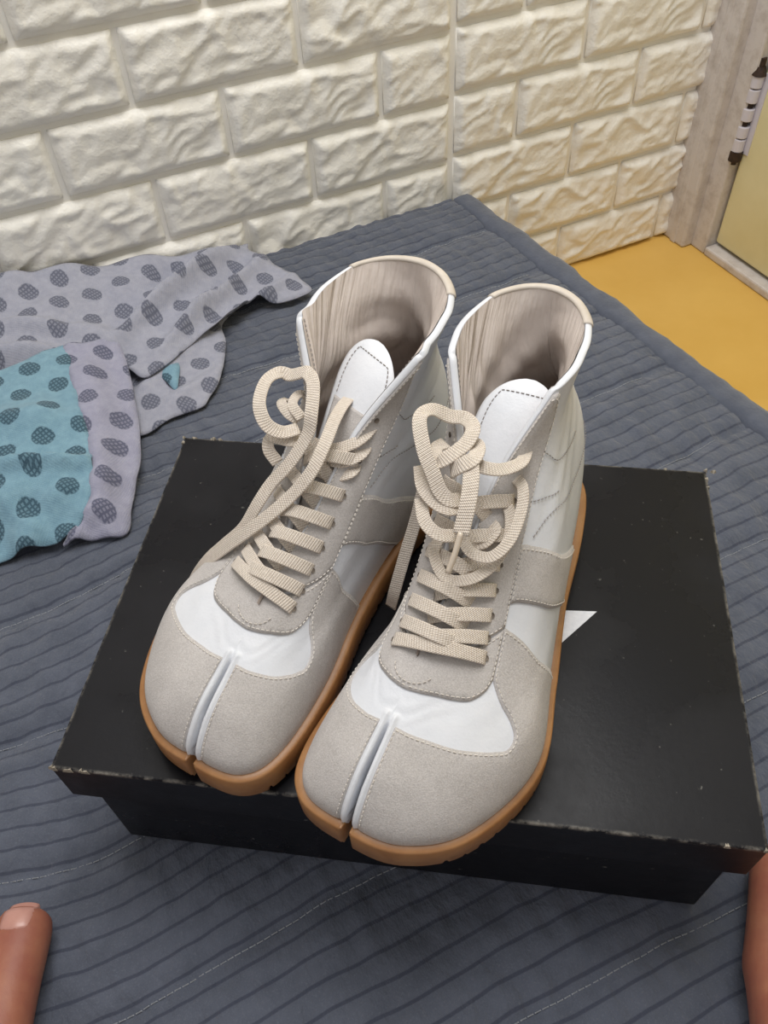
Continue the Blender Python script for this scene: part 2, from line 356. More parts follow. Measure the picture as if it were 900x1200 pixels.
def S(u, t):
    """point of the shoe's skin; u runs round the foot (0 and 1 in front, .5 at the heel), t from the sole (0) to the collar (1)"""
    u = np.asarray(u, float); t = np.asarray(t, float)
    u, t = np.broadcast_arrays(u, t)
    u = np.where(u < 0, u + 1, np.where(u > 1, u - 1, u))
    U = np.clip(u, 0, 1) * NU; i = np.minimum(U.astype(int), NU - 1); w = (U - i)[..., None]
    T = np.clip(t, 0, 1) * (NL - 1); k = np.minimum(T.astype(int), NL - 2); v = (T - k)[..., None]
    def row(kk):
        return _cr(CTRL[kk, i], CTRL[kk, i + 1], CTRL[kk, i + 2], CTRL[kk, i + 3], w)
    k0 = np.maximum(k - 1, 0); k3 = np.minimum(k + 2, NL - 1)
    r0, r1, r2, r3 = row(k0), row(k), row(k + 1), row(k3)
    r0 = np.where((k == 0)[..., None], 2 * r1 - r2, r0)
    r3 = np.where((k == NL - 2)[..., None], 2 * r2 - r1, r3)
    return _cr(r0, r1, r2, r3, v)
def SN(u, t):
    u = np.asarray(u, float); t = np.asarray(t, float); u, t = np.broadcast_arrays(u, t)
    u = np.where(u < 0, u + 1, np.where(u > 1, u - 1, u))
    e = 2e-3
    wrap = t < .61
    ua = np.where(wrap, u - e, np.clip(u - e, 0, 1)); ub = np.where(wrap, u + e, np.clip(u + e, 0, 1))
    du = S(ub, t) - S(ua, t); dt = S(u, np.clip(t + e, 0, 1)) - S(u, np.clip(t - e, 0, 1))
    n = np.cross(dt, du); n /= np.linalg.norm(n, axis=-1, keepdims=True) + 1e-12
    return n

# ---------------------------------------------------------------- mattress with its quilted cover
bed = tag(empty('mattress', (0, 0, -.178)), 'thick mattress under a blue-grey quilted striped cover against brick wall', 'mattress')
SEAMP, SEAM0 = PITCHS * 7, .0495
def bed_edge(y): return .556 + .082 * (.917 - y)            # the right edge runs slightly askew
def bed_warp(x, y):
    w = .010 * noise.noise(Vector((x * 3.2, y * 3.2, 1.7))) + .0035 * noise.noise(Vector((x * 11, y * 11, 4.2))) + .0012 * noise.noise(Vector((x * 40, y * 30, 8.2)))
    d = math.exp(-((x + .02) / .10) ** 2 - ((y - .46) / .13) ** 2); w -= .030 * d * (x + .10) / .10 * .6
    d = math.exp(-((x + .16) / .10) ** 2 - ((y - .30) / .10) ** 2); w += .018 * d * math.sin((x + .16) * 16)
    return y + w
def bed_z(x, yw):
    ph = (yw / PITCHS) % 1.0; d = abs(ph - .5) * PITCHS
    z = -.0016 * math.exp(-(d / .0022) ** 2)
    sp = ((yw - SEAM0) / SEAMP) % 1.0; ds = min(sp, 1 - sp) * SEAMP
    z += -.0050 * math.exp(-ds / .005) + .0025 * math.sin(math.pi * sp)
    z += .0028 * noise.noise(Vector((x * 85, yw * 48, 2.2))) + .0012 * noise.noise(Vector((x * 34, yw * 20, 7.7))) + .004 * noise.noise(Vector((x * 5, yw * 5, 3.3)))
    z -= .003
    p = Vector((x, yw, 0)) - Vector((.1378, .2724, 0)); a = abs(p.x * .8337 - p.y * .5521); b = abs(p.x * .5521 + p.y * .8337)
    k = min(1, max(0, 1 - max(a - .19, b - .13) / .02)); return z * (1 - k) + min(z, -.0012) * k
X0, X1, Y0, Y1 = -.62, .575, -.42, .916
xs = np.arange(X0, X1, .0042); ys = np.arange(Y0, Y1 + .001, .0038)
V = np.zeros((len(ys), len(xs), 3)); UVq = np.zeros((len(ys), len(xs), 2))
for j, y in enumerate(ys):
    k = (bed_edge(y) - .034 - X0) / (xs[-1] - X0)
    for i, x in enumerate(xs):
        x = X0 + (x - X0) * k; yw = bed_warp(x, y)
        V[j, i] = (x, y, bed_z(x, yw) + .178); UVq[j, i] = (x, yw)
top = obj('cover', mesh('cover', V.reshape(-1, 3), grid_faces(len(ys), len(xs)), True, UVq.reshape(-1, 2)), M['quilt'], bed)
# rolled binding and side wall along the open edge
prof = [(-.036, -.012), (-.034, -.006), (-.030, -.001), (-.022, .001), (-.010, .0005), (-.003, -.003), (.001, -.010), (.0015, -.022), (.0, -.05), (.001, -.10), (.0, -.176), (-.05, -.177)]
V = []; nr = 0
for y in np.arange(Y0, Y1 + .001, .006):
    e = bed_edge(y)
    for k, (dx, dz) in enumerate(prof):
        a = .0022 * noise.noise(Vector((y * 22, k * .35, 1.1))) + .0012 * noise.noise(Vector((y * 70, k * .6, 5.1)))
        V.append((e + dx + a, y, .178 + dz + (a if k < 9 else 0)))
    nr += 1
obj('edge_binding', mesh('edge_binding', V, grid_faces(nr, len(prof))[:, ::-1], True), M['binding'], bed)
body = MB().box((X0, Y0, 0), (.535, Y1, .150)).build('core', M['binding'], bed)
def dashes(paths, w, h, dash, period):
    mb = MB()
    for path, nrm in paths:
        path = np.asarray(path); nrm = np.asarray(nrm)
        d = np.r_[0, np.cumsum(np.linalg.norm(np.diff(path, axis=0), axis=1))]
        s = 0.0
        while s + dash < d[-1]:
            a = np.array([np.interp(s, d, path[:, k]) for k in range(3)]); b = np.array([np.interp(s + dash, d, path[:, k]) for k in range(3)])
            n = np.array([np.interp(s, d, nrm[:, k]) for k in range(3)])
            t = b - a; t = t / (np.linalg.norm(t) + 1e-12); sd = np.cross(t, n); sd /= np.linalg.norm(sd) + 1e-12; n = n / (np.linalg.norm(n) + 1e-12)
            lo = [a - sd * w, b - sd * w, b + sd * w, a + sd * w]; hi = [a * .75 + b * .25 + n * h, a * .25 + b * .75 + n * h]
            mb.add(lo + hi, [(0, 1, 5, 4), (2, 3, 4, 5), (1, 2, 5), (3, 0, 4)]); s += period
    return mb
paths = []
for k in range(0, 8):
    y0 = SEAM0 + SEAMP * k; p = []
    for x in np.arange(-.5, .53, .006):
        y = y0
        for _ in range(6): y -= bed_warp(x, y) - y0
        p.append((x, y, bed_z(x, y0) + .178 + .0016))
    paths.append((p, [(0, 0, 1)] * len(p)))
st = dashes(paths, .0004, .0006, .0042, .0052).build('quilting_stitch', M['seam'], bed); st['kind'] = 'stuff'

# ---------------------------------------------------------------- shoe box
BW, BD, BHT, LIP = .400, .2744, .125, .040
ang = math.radians(-33.52); ex = Vector((math.cos(ang), math.sin(ang), 0)); ey = Vector((-math.sin(ang), math.cos(ang), 0))
bc = Vector((-.1049, .2685, 0)) + ex * BW / 2 + ey * BD / 2
box = tag(empty('shoe_box', bc, ang), 'scuffed black cardboard shoe box with a white printed triangle, under the sneakers', 'box')
lid = MB()
x, y, t = BW / 2, BD / 2, .002; zt, zl = BHT, BHT - LIP
lid.box((-x, -y, zt - t), (x, y, zt))
lid.box((-x, -y, zl), (x, -y + t, zt - t)); lid.box((-x, y - t, zl), (x, y, zt - t)); lid.box((-x, -y + t, zl), (-x + t, y - t, zt - t)); lid.box((x - t, -y + t, zl), (x, y - t, zt - t))
# one welded shell, so that its corners can be dented a little
def tray(name, hx, hy, z_closed, z_open, t, mat, parent, bev=.0016):
    bm = bmesh.new(); s = 1 if z_open > z_closed else -1
    n = 10
    o4 = [(-hx, -hy), (hx, -hy), (hx, hy), (-hx, hy)]
    def ring(i, z): return [bm.verts.new((px - math.copysign(i, px), py - math.copysign(i, py), z)) for px, py in o4]
    a = ring(0, z_closed); b = ring(0, z_open); c = ring(t, z_open); d = ring(t, z_closed + s * t)
    for p, q in ((a, b), (b, c), (c, d)):
        for i in range(4): bm.faces.new((p[i], p[(i + 1) % 4], q[(i + 1) % 4], q[i]))
    bm.faces.new(a); bm.faces.new(d); bmesh.ops.recalc_face_normals(bm, faces=bm.faces)
    me = bpy.data.meshes.new(name); bm.to_mesh(me); bm.free(); o = obj(name, me, mat, parent)
    m = o.modifiers.new('bevel', 'BEVEL'); m.width = bev; m.segments = 3; m.limit_method = 'ANGLE'
    return o
LIDM = card('black_card_lid', (BW, BD, BHT)); BASEM = card('black_card_base', (BW - .018, BD - .012, 9))
lid_o = tray('lid', BW / 2, BD / 2, BHT, BHT - LIP, .002, LIDM, box)
base_o = tray('base', BW / 2 - .009, BD / 2 - .006, .0, BHT - .0025, .002, BASEM, box); base_o.location = (.002, 0, 0)
tipw = Vector((.237, .212, 0)); tri_w = [tipw, tipw + .052 * Vector((-.868, .496, 0)), tipw + .052 * Vector((-.964, -.265, 0))]
tri_l = [((p - bc).dot(ex), (p - bc).dot(ey)) for p in tri_w]
star = obj('printed_triangle', mesh('printed_triangle', [(a, b, BHT + .0001) for a, b in tri_l] + [(a, b, BHT + .0004) for a, b in tri_l], [(3, 4, 5), (0, 1, 4, 3), (1, 2, 5, 4), (2, 0, 3, 5)], False), M['star'], lid_o)
# torn corners: small curled bits of grey board
rnd = random.Random(3)
for cx, cy, n_, sx, sy in ((-BW / 2, BD / 2, 5, 1, -1), (BW / 2, BD / 2, 5, -1, -1), (-BW / 2, -BD / 2, 4, 1, 1), (BW / 2, -BD / 2, 2, -1, 1)):
    mb = MB()
    for k in range(n_):
        along = rnd.random() < .75; q = rnd.uniform(0, .028) * (1 if k else 0); px, py = (cx + sx * q, cy) if along else (cx, cy + sy * q * .6)
        for _ in range(2):
            w = rnd.uniform(.0015, .006); hh = rnd.uniform(.0006, .0022); oz = BHT + rnd.uniform(-.0015, .0004); dx = rnd.uniform(-.003, .003) if along else 0
            if along: v = [(px + dx, py - sy * .0006, oz - .001), (px + dx + w, py - sy * .0006, oz - .001), (px + dx + w * .7, py - sy * .0002, oz + hh), (px + dx + w * .2, py - sy * .0004, oz + hh * .8), (px + dx + w * .5, py + sy * .002, oz)]
            else: v = [(px - sx * .0006, py + dx, oz - .001), (px - sx * .0006, py + dx + w, oz - .001), (px - sx * .0002, py + dx + w * .7, oz + hh), (px - sx * .0004, py + dx + w * .2, oz + hh * .8), (px + sx * .002, py + w * .5, oz)]
            mb.add(v, [(0, 1, 2, 3), (3, 2, 4), (0, 3, 4), (1, 4, 2), (0, 4, 1)])
    mb.build('torn_corner', M['worn'], lid_o)['kind'] = 'stuff'

# panel outlines in (q, t): q is the distance round from the front centre on either side
VAMP_EDGE = [(.012, .405), (.045, .392), (.085, .370), (.125, .330), (.152, .290), (.166, .268), (.175, .285), (.174, .335), (.166, .395), (.156, .468)]
STAY_OUT = [(.156, .468), (.163, .520), (.171, .575), (.178, .640), (.186, .715), (.194, .790), (.200, .850), (.193, .895), (.150, .945), (.085, .985)]
TOE_BACK = [(.171, .575), (.192, .530), (.212, .470), (.228, .390), (.241, .300), (.250, .200), (.258, .03)]
TTOE = [(0, .490), (.035, .490), (.07, .482), (.10, .465), (.125, .450), (.145, .452), (.156, .468)]
STRIPE_TOP = [(.186, .722), (.210, .702), (.247, .655), (.280, .592), (.305, .500), (.325, .380), (.342, .240), (.365, .035)]
STRIPE_BOT = [(.176, .622), (.196, .603), (.224, .557), (.250, .495), (.270, .415), (.286, .320), (.300, .190), (.318, .035)]
EYE_T = [.535, .580, .627, .675, .723, .772, .825, .895]
EYE_M = [.100, .102, .104, .104, .102, .100, .105, .080]
EYE_L = [.140, .140, .140, .138, .132, .128, .120, .090]
SU, ST = .62, .26
def build_shoe(name, loc, rz, mir, ctrl, label, laces, tongue_suede, group):
    global CTRL
    CTRL = make_ctrl(*ctrl); mx = -1.0 if mir else 1.0
    root = tag(empty(name, loc, rz), label, 'shoe', group)
    def out(part, v, f, mat, uv=None, smooth=True, parent=None):
        v = np.array(v, float); v[:, 0] *= mx
        f = [tuple(q)[::-1] for q in f] if mir else f
        return obj(part, mesh(part, v, f, smooth, uv), mat, parent or root)
    speed0 = lambda t: np.linalg.norm(S(.003, t) - S(0., t)) / .003
    T_SPLIT = .405
    def groove_w(t): return .0010 + .0010 * (1 - np.clip(t / T_SPLIT, 0, 1)) ** .7
    def split_edge(t): return (groove_w(t) + .0034) / speed0(t)          # where the suede stops beside the cleft
    # --- upper: one white leather skin with the cleft between the toes
    fine = np.array([0, .0008, .0018, .003, .0042, .0054, .0066, .008, .0095, .0115, .014])
    us = np.r_[fine, np.linspace(.018, .982, 236), 1 - fine[::-1]]
    ts = np.linspace(0, 1, 150); UU, TT = np.meshgrid(us, ts)
    P = S(UU, TT); N = SN(UU, TT)
    F0 = S(np.zeros_like(ts), ts)[:, None, :]; dd = np.linalg.norm(P - F0, axis=-1); dd = np.where((UU < .1) | (UU > .9), dd, 1.)
    F1 = S(np.ones_like(ts), ts)[:, None, :]; dd = np.minimum(dd, np.where(UU > .9, np.linalg.norm(P - F1, axis=-1), 1.))
    gw = np.array([groove_w(t) for t in ts])[:, None]; k = np.clip(1 - TT / T_SPLIT, 0, 1)
    depth = .026 * np.clip(k * 1.5, 0, 1) ** .8 * (TT < T_SPLIT)
    ridge = .0017 * np.exp(-((dd - gw - .0015) / .0015) ** 2) * (TT < T_SPLIT + .02)      # rolled leather lip
    N0 = SN(np.zeros_like(ts) + .02, ts)[:, None, :] * .5 + SN(np.zeros_like(ts) + .98, ts)[:, None, :] * .5
    P = P - N0 * (depth * np.clip(1 - dd / gw, 0, 1) ** .75)[..., None] + N * ridge[..., None]
    # soft creases across the vamp and round the ankle
    cre = .0002 * np.sin(TT * 150 + 3 * np.sin(UU * 40)) * np.exp(-((TT - .44) / .03) ** 2) * np.exp(-(np.minimum(UU, 1 - UU) / .12) ** 2)
    cre += .0004 * np.sin(TT * 52 + UU * 22) * np.exp(-((TT - .70) / .14) ** 2) * (np.abs(UU - .5) < .26) * np.exp(-((np.abs(UU - .5) - .14) / .08) ** 2)
    P = P + N * cre[..., None]
    v = P.reshape(-1, 3); f = grid_faces(len(ts), len(us))
    nc = len(us); weld = np.arange(len(v))
    for r in range(len(ts)):
        if ts[r] <= .625: weld[r * nc + nc - 1] = r * nc
    f = [tuple(dict.fromkeys(weld[list(q)])) for q in f]
    f = [q[::-1] for q in f if len(q) > 2]
    out('upper', v, f, M['leather'])
    # --- lining and insole
    us2 = np.linspace(0, 1, 150); ts2 = np.linspace(.46, 1, 80); U2, T2 = np.meshgrid(us2, ts2)
    P2 = S(U2, T2) - SN(U2, T2) * .0042
    fold = .7 * np.exp(-((T2 - .76) / .15) ** 2) * (np.abs(U2 - .5) < .40)
    wr = np.sin(U2 * 95 + 5 * np.sin(T2 * 9 + U2 * 14)) * (.6 + .4 * np.sin(U2 * 23 + 1)); wr += .7 * np.sin(U2 * 40 - T2 * 30)
    P2 -= SN(U2, T2) * (.0022 * np.clip(wr, -1, 1.3) * fold + .0022 * fold * (np.abs(U2 - .5) < .3))[..., None]
    out('lining', P2.reshape(-1, 3), grid_faces(len(ts2), len(us2)), M['lining'], uv=np.stack([U2.ravel(), T2.ravel()], 1))
    per = S(np.linspace(0, 1, 90, endpoint=False), .06); c = per.mean(0); ins = c + (per - c) * .95; ins[:, 2] = .024
    out('insole', np.vstack([ins, [[c[0], c[1], .024]]]), [(i, (i + 1) % 90, 90)[::-1] for i in range(90)], M['insole'])
    lp_ = []
    for u0 in (.075, .925):
        tt_ = np.linspace(.70, .99, 60); uu_ = np.full(60, u0); n3 = -SN(uu_, tt_); lp_.append((S(uu_, tt_) + n3 * .0046, n3))
    so = out('lining_stitching', *(lambda mb: (mb.v, mb.f))(dashes(lp_, .0003, .0005, .0019, .0028)), M['thread_dark'], smooth=False); so['kind'] = 'stuff'
    # --- overlays
    def side(pts, s): return [(q if s > 0 else -q, t) for q, t in pts]
    def panel(part, poly, mat, off=.0013, step=.0032, stitch=True, parent=None, thr='thread', skipfn=None, inset=.0019, dens=.0018):
        poly = np.array(poly, float) * (SU, ST)
        poly = resample(np.vstack([poly, poly[:1]]), dens)[:-1]
        pts, tri, bnd = fill2d(poly, step)
        uv = pts / (SU, ST); dist = seg_dist(poly, pts)
        p3 = S(uv[:, 0], uv[:, 1]); n3 = SN(uv[:, 0], uv[:, 1]); o3 = off * (.55 + .45 * np.clip(dist / .002, 0, 1))
        vv = p3 + n3 * o3[:, None]; nb = len(bnd); base = len(vv)
        vv = np.vstack([vv, (p3 - n3 * .0006)[bnd]])
        ff = []
        for a, b, c_ in tri:
            if np.cross(vv[b] - vv[a], vv[c_] - vv[a]) @ n3[a] < 0: b, c_ = c_, b
            ff.append((a, b, c_))
        area_ = sum(poly[i][0] * poly[(i + 1) % len(poly)][1] - poly[(i + 1) % len(poly)][0] * poly[i][1] for i in range(len(poly)))
        e1 = S(uv[0, 0] + .004, uv[0, 1]) - S(uv[0, 0], uv[0, 1]); e2 = S(uv[0, 0], min(1, uv[0, 1] + .004)) - S(uv[0, 0], max(0, uv[0, 1] - .0001))
        flip = (np.cross(e1, e2) @ n3[0] < 0) != (area_ < 0)
        for i in range(nb):
            j = (i + 1) % nb; q = (bnd[i], base + i, base + j, bnd[j]); ff.append(q if not flip else q[::-1])
        o = out(part, vv, ff, mat, parent=parent)
        if stitch:
            t2 = np.roll(poly, -1, 0) - np.roll(poly, 1, 0); nn = np.stack([-t2[:, 1], t2[:, 0]], 1); nn /= np.linalg.norm(nn, axis=1)[:, None] + 1e-12
            if area_ < 0: nn = -nn
            ip = poly + nn * inset; ok = inside(poly, ip) & (seg_dist(poly, ip) > inset * .8)
            if skipfn is not None: ok &= ~np.array([skipfn(a / SU, b / ST) for a, b in ip])
            runs = []; cur = []
            for i in range(len(ip) + 1):
                ii = i % len(ip)
                if ok[ii]: cur.append(ip[ii])
                else:
                    if len(cur) > 3: runs.append(np.array(cur))
                    cur = []
            if len(cur) > 3: runs.append(np.array(cur))
            pp = []
            for r_ in runs:
                u_, t_ = r_[:, 0] / SU, r_[:, 1] / ST; nn3 = SN(u_, t_); pp.append((S(u_, t_) + nn3 * (off + .0001), nn3))
            mb = dashes(pp, .00032, .0004, .0019, .0028)
            if mb.v:
                so = out('stitching', mb.v, mb.f, M[thr], smooth=False, parent=o); so['kind'] = 'stuff'
        return o
    def smooth(pts, n=6): return [tuple(p) for p in cr_path(pts, n)]
    seamp = []
    for s in (1, -1):
        cle = [((split_edge(t)), t) for t in np.linspace(.03, .385, 26)]
        poly = cle + smooth([(split_edge(.385), .400)] + VAMP_EDGE[1:]) + smooth(STAY_OUT[:3])[1:] + smooth(TOE_BACK)[1:] + [(q, .03) for q in np.linspace(.25, split_edge(.03) + .004, 30)]
        panel('toe_panel', side(poly, s), M['suede'], skipfn=lambda a, b: b < .1 or abs(a) < .012)
        stay = smooth(STAY_OUT)
        inner = [(.004, t) for t in np.linspace(.985, .60, 24)]
        poly = stay + [(.05, .992), (.004, .992)] + inner + [(.05, .598), (.10, .588), (.14, .580)]
        poly = [p for p in smooth(STAY_OUT[2:])] + [(.05, .992), (.004, .992)] + inner + [(.05, .594), (.10, .586), (.14, .578)]
        panel('eyestay', side(poly, s), M['suede'], off=.0016)
        st_ = smooth(STRIPE_TOP) + smooth(STRIPE_BOT)[::-1]
        panel('side_stripe', side(st_, s), M['suede'], off=.0015, skipfn=lambda a, b: b < .08, thr='thread')
        # seams sewn across the quarter
        for path in ([(.197, .872), (.25, .835), (.30, .785), (.352, .72), (.40, .62)], [(.186, .795), (.23, .768), (.27, .738), (.31, .700)], [(.222, .705), (.27, .695), (.314, .655), (.36, .555), (.39, .47), (.43, .41), (.5, .39)]):
            q = np.array(cr_path(side(path, s), 10)); n3 = SN(q[:, 0], q[:, 1]); seamp.append((S(q[:, 0], q[:, 1]) + n3 * .0006, n3))
    so = out('quarter_stitching', *(lambda mb: (mb.v, mb.f))(dashes(seamp, .0003, .0005, .0019, .0027)), M['thread_dark'], smooth=False); so['kind'] = 'stuff'
    tt_ = smooth([(q, t) for q, t in TTOE]); up = [(.163, .520), (.170, .572), (.14, .573), (.10, .580), (.05, .588), (0, .592)]
    half = tt_ + up
    poly = half + [(-q, t) for q, t in half[::-1]]
    to = panel('toe_overlay', [p for i, p in enumerate(poly) if i == 0 or np.hypot(*(np.array(p) - poly[i - 1])) > 1e-6][:-1], M['suede'], off=.0015)
    # little sewn semicircle under the lowest lace
    arc = np.array([(.055 * math.cos(a), .528 - .022 * math.sin(a)) for a in np.linspace(.1, math.pi - .1, 24)]); n3 = SN(arc[:, 0], arc[:, 1])
    so = out('stitching', *(lambda mb: (mb.v, mb.f))(dashes([(S(arc[:, 0], arc[:, 1]) + n3 * .0022, n3)], .0003, .0005, .0019, .0028)), M['thread'], smooth=False, parent=to); so['kind'] = 'stuff'
    tab = [(u, .995) for u in np.linspace(.36, .64, 30)] + [(.635, .95), (.60, .905), (.54, .885), (.46, .885), (.40, .905), (.365, .95)]
    panel('heel_tab', tab, M['tab'], off=.0012)
    # --- rolled edge: white down the throat and along the front, beige round the heel
    def tube(part, path, n_in, ra, rb, mat, nseg=10):
        path = np.asarray(path); tg = np.gradient(path, axis=0); tg /= np.linalg.norm(tg, axis=1)[:, None]
        n = n_in - (n_in * tg).sum(1)[:, None] * tg; n /= np.linalg.norm(n, axis=1)[:, None]; b = np.cross(tg, n)
        a = np.linspace(0, 2 * math.pi, nseg, endpoint=False)
        vv = path[:, None, :] + ra * np.cos(a)[None, :, None] * n[:, None, :] + rb * np.sin(a)[None, :, None] * b[:, None, :]
        ff = []
        for i in range(len(path) - 1):
            for j in range(nseg): ff.append((i * nseg + j, i * nseg + (j + 1) % nseg, (i + 1) * nseg + (j + 1) % nseg, (i + 1) * nseg + j))
        L = (len(path) - 1) * nseg; ff += [tuple(range(nseg))[::-1], tuple(range(L, L + nseg))]
        return out(part, vv.reshape(-1, 3), ff, mat)
    def edge(us_, ts_): n = SN(us_, ts_); return S(us_, ts_) - n * .0018, n
    for s in (0, 1):
        ta = np.linspace(.635, .996, 60); ua = np.full(60, float(s)); ub = np.linspace(.01, .36, 50); ub = ub if s == 0 else 1 - ub
        p_, n_ = edge(np.r_[ua, ub], np.r_[ta, np.full(50, .998)])
        tube('edge_piping', p_, n_, .0021, .0010, M['leather'])
    ub = np.linspace(.355, .645, 60); p_, n_ = edge(ub, np.full(60, .998)); tube('collar_piping', p_, n_, .0031, .0018, M['tab'])
    # --- tongue
    cl = cr_path([(.200, .0745), (.170, .0905), (.140, .1085), (.112, .127), (.091, .142), (.077, .1495), (.068, .152)], 8)
    cl = resample(np.array(cl), .0010); ii_ = np.unique(np.round((1 - (1 - np.linspace(0, 1, 70)) ** 1.7) * (len(cl) - 1)).astype(int)); SS = ii_ / (len(cl) - 1); cl = cl[ii_]; nl = len(cl); nw = 25; rows = []; lean, gapf, girth = ctrl
    for i, (y, z) in enumerate(cl):
        s = SS[i]; hw = .0085 + .0150 * min(1, max(0, s - .12) * 1.3); end = max(0, (s - .72) / .28); hw *= math.sqrt(max(.010, 1 - end ** 2.4))
        w = min(max((z - .07) / .10, 0), 1.2); dx = .0125 + lean * w * w * (3 - 2 * min(w, 1)) + tongue_suede[1] * s
        for j in range(nw):
            a = (j / (nw - 1) * 2 - 1); xx = a * hw; dr = .26 * xx * xx / .02
            rows.append((dx + xx, y - dr * .6 + tongue_suede[2] * s * xx / .022, z - dr * .75))
    rows = np.array(rows).reshape(nl, nw, 3)
    def slab(part, r, mat, off, th, parent=None):
        tx = np.gradient(r, axis=1); ty = np.gradient(r, axis=0); n = np.cross(tx, ty); n /= np.linalg.norm(n, axis=-1, keepdims=True) + 1e-12
        if n[..., 2].mean() < 0: n = -n
        if r.shape[0] > 20: n[-8:] = n[-9]
        a = (r + n * off); b = (r + n * (off - th)); h, w_ = r.shape[:2]; vv = np.vstack([a.reshape(-1, 3), b.reshape(-1, 3)]); k_ = h * w_
        ff = [tuple(q) for q in grid_faces(h, w_)] + [tuple(q)[::-1] for q in grid_faces(h, w_, k_)]
        ring = [j for j in range(w_)] + [i * w_ + w_ - 1 for i in range(1, h)] + [(h - 1) * w_ + j for j in range(w_ - 2, -1, -1)] + [i * w_ for i in range(h - 2, 0, -1)]
        for q in range(len(ring)): a_, b_ = ring[q], ring[(q + 1) % len(ring)]; ff.append((b_, a_, a_ + k_, b_ + k_))
        fn = np.cross(vv[ff[0][1]] - vv[ff[0][0]], vv[ff[0][2]] - vv[ff[0][0]])
        if fn @ n.reshape(-1, 3)[0] < 0: ff = [q[::-1] for q in ff]
        return out(part, vv, ff, mat, parent=parent), n
    to, tn = slab('tongue', rows, M['leather'], 0, .0035)
    k0 = int(np.searchsorted(SS, tongue_suede[0]))
    slab('tongue_patch', rows[2:k0, 3:-3], M['suede'], .0012, .0016, parent=to)
    k1 = int(np.searchsorted(SS, .93)); loop_i = [(i, 3) for i in range(k0, k1)] + [(k1, j) for j in range(3, nw - 3)] + [(i, nw - 4) for i in range(k1, k0, -1)]
    pth = np.array([rows[i, j] + tn[i, j] * .0003 for i, j in loop_i]); nnn = np.array([tn[i, j] for i, j in loop_i])
    so = out('stitching', *(lambda mb: (mb.v, mb.f))(dashes([(pth, nnn)], .0003, .0004, .0019, .0028)), M['thread_dark'], smooth=False, parent=to); so['kind'] = 'stuff'
    # --- eyelets: dark punched holes
    for s, E_ in ((1, EYE_M), (-1, EYE_L)):
        for q, t in zip(E_, EYE_T):
            u0 = np.array(q * s); c_ = S(u0, t); n_ = SN(u0, t); a1 = np.cross(n_, (0, 1, .3)); a1 /= np.linalg.norm(a1); a2 = np.cross(n_, a1)
            vv = [c_ + n_ * .0023 + .0016 * (math.cos(a) * a1 + math.sin(a) * a2) for a in np.linspace(0, 2 * math.pi, 10, endpoint=False)] + [c_ + n_ * .0004 + .0013 * (math.cos(a) * a1 + math.sin(a) * a2) for a in np.linspace(0, 2 * math.pi, 10, endpoint=False)]
            out('eyelet', vv, [(i, (i + 1) % 10, 10 + (i + 1) % 10, 10 + i) for i in range(10)] + [tuple(range(10))], M['insole'])
    # --- lace: crossed rows and loose strands, one flat woven ribbon
    mbv, mbf, mbu = [], [], []
    def ribbon(pts, width=.0074, th=.0014, hint=None, taper=None):
        p = resample(cr_path(pts, 10), .0016); n = len(p); tg = np.gradient(p, axis=0); tg /= np.linalg.norm(tg, axis=1)[:, None] + 1e-12
        if hint is None: h = np.tile(np.array([[0., .45, .89]]), (n, 1))
        else:
            hh = np.asarray(hint, float)
            h = np.stack([np.interp(np.linspace(0, 1, n), np.linspace(0, 1, len(hh)), hh[:, k_]) for k_ in range(3)], 1)
        sd = np.cross(tg, h); ln = np.linalg.norm(sd, axis=1)[:, None]
        for i in range(1, n):
            if ln[i] < .25 or sd[i] @ sd[i - 1] < 0:
                if sd[i] @ sd[i - 1] < 0: sd[i] = -sd[i]
        for _ in range(6): sd[1:-1] = (sd[:-2] + 2 * sd[1:-1] + sd[2:]) / 4
        sd -= (sd * tg).sum(1)[:, None] * tg; sd /= np.linalg.norm(sd, axis=1)[:, None] + 1e-12; nn = np.cross(sd, tg)
        cs = [(-1, -.45), (-1, .45), (-.93, .95), (-.80, 1), (.80, 1), (.93, .95), (1, .45), (1, -.45), (.80, -1), (-.80, -1)]; m_ = len(cs); b0 = len(mbv)
        d = np.r_[0, np.cumsum(np.linalg.norm(np.diff(p, axis=0), axis=1))]
        for i in range(n):
            k_ = 1.0 if taper is None else np.interp(i / (n - 1), [0, 1], taper)
            for j, (a, b) in enumerate(cs):
                mbv.append(p[i] + sd[i] * a * width / 2 * k_ + nn[i] * b * th / 2); mbu.append((d[i], a))
        for i in range(n - 1):
            for j in range(m_): mbf.append((b0 + i * m_ + j, b0 + i * m_ + (j + 1) % m_, b0 + (i + 1) * m_ + (j + 1) % m_, b0 + (i + 1) * m_ + j))
        mbf.append(tuple(b0 + j for j in range(m_))[::-1]); mbf.append(tuple(b0 + (n - 1) * m_ + j for j in range(m_)))
    def across(qa, ta, qb, tb, prof_, cut=1.0):
        """over the skin from (qa,ta) on one side to (qb,tb) on the other; prof_ gives the lift"""
        A_, B_ = S(np.array(qa), ta), S(np.array(qb), tb); NA, NB = SN(np.array(qa), ta), SN(np.array(qb), tb); up = np.array([0, .45, .89]); mid_ = (A_ + B_) / 2
        tr = np.linspace(.4, 1, 200); rd = (S(np.zeros(200), tr) + S(np.ones(200), tr)) / 2; k_ = np.argmin(np.abs(rd[:, 1] * .89 - rd[:, 2] * .45 - (mid_[1] * .89 - mid_[2] * .45)))
        bulge = max(0.0, float((rd[k_] - mid_) @ up)); pts, hint = [], []
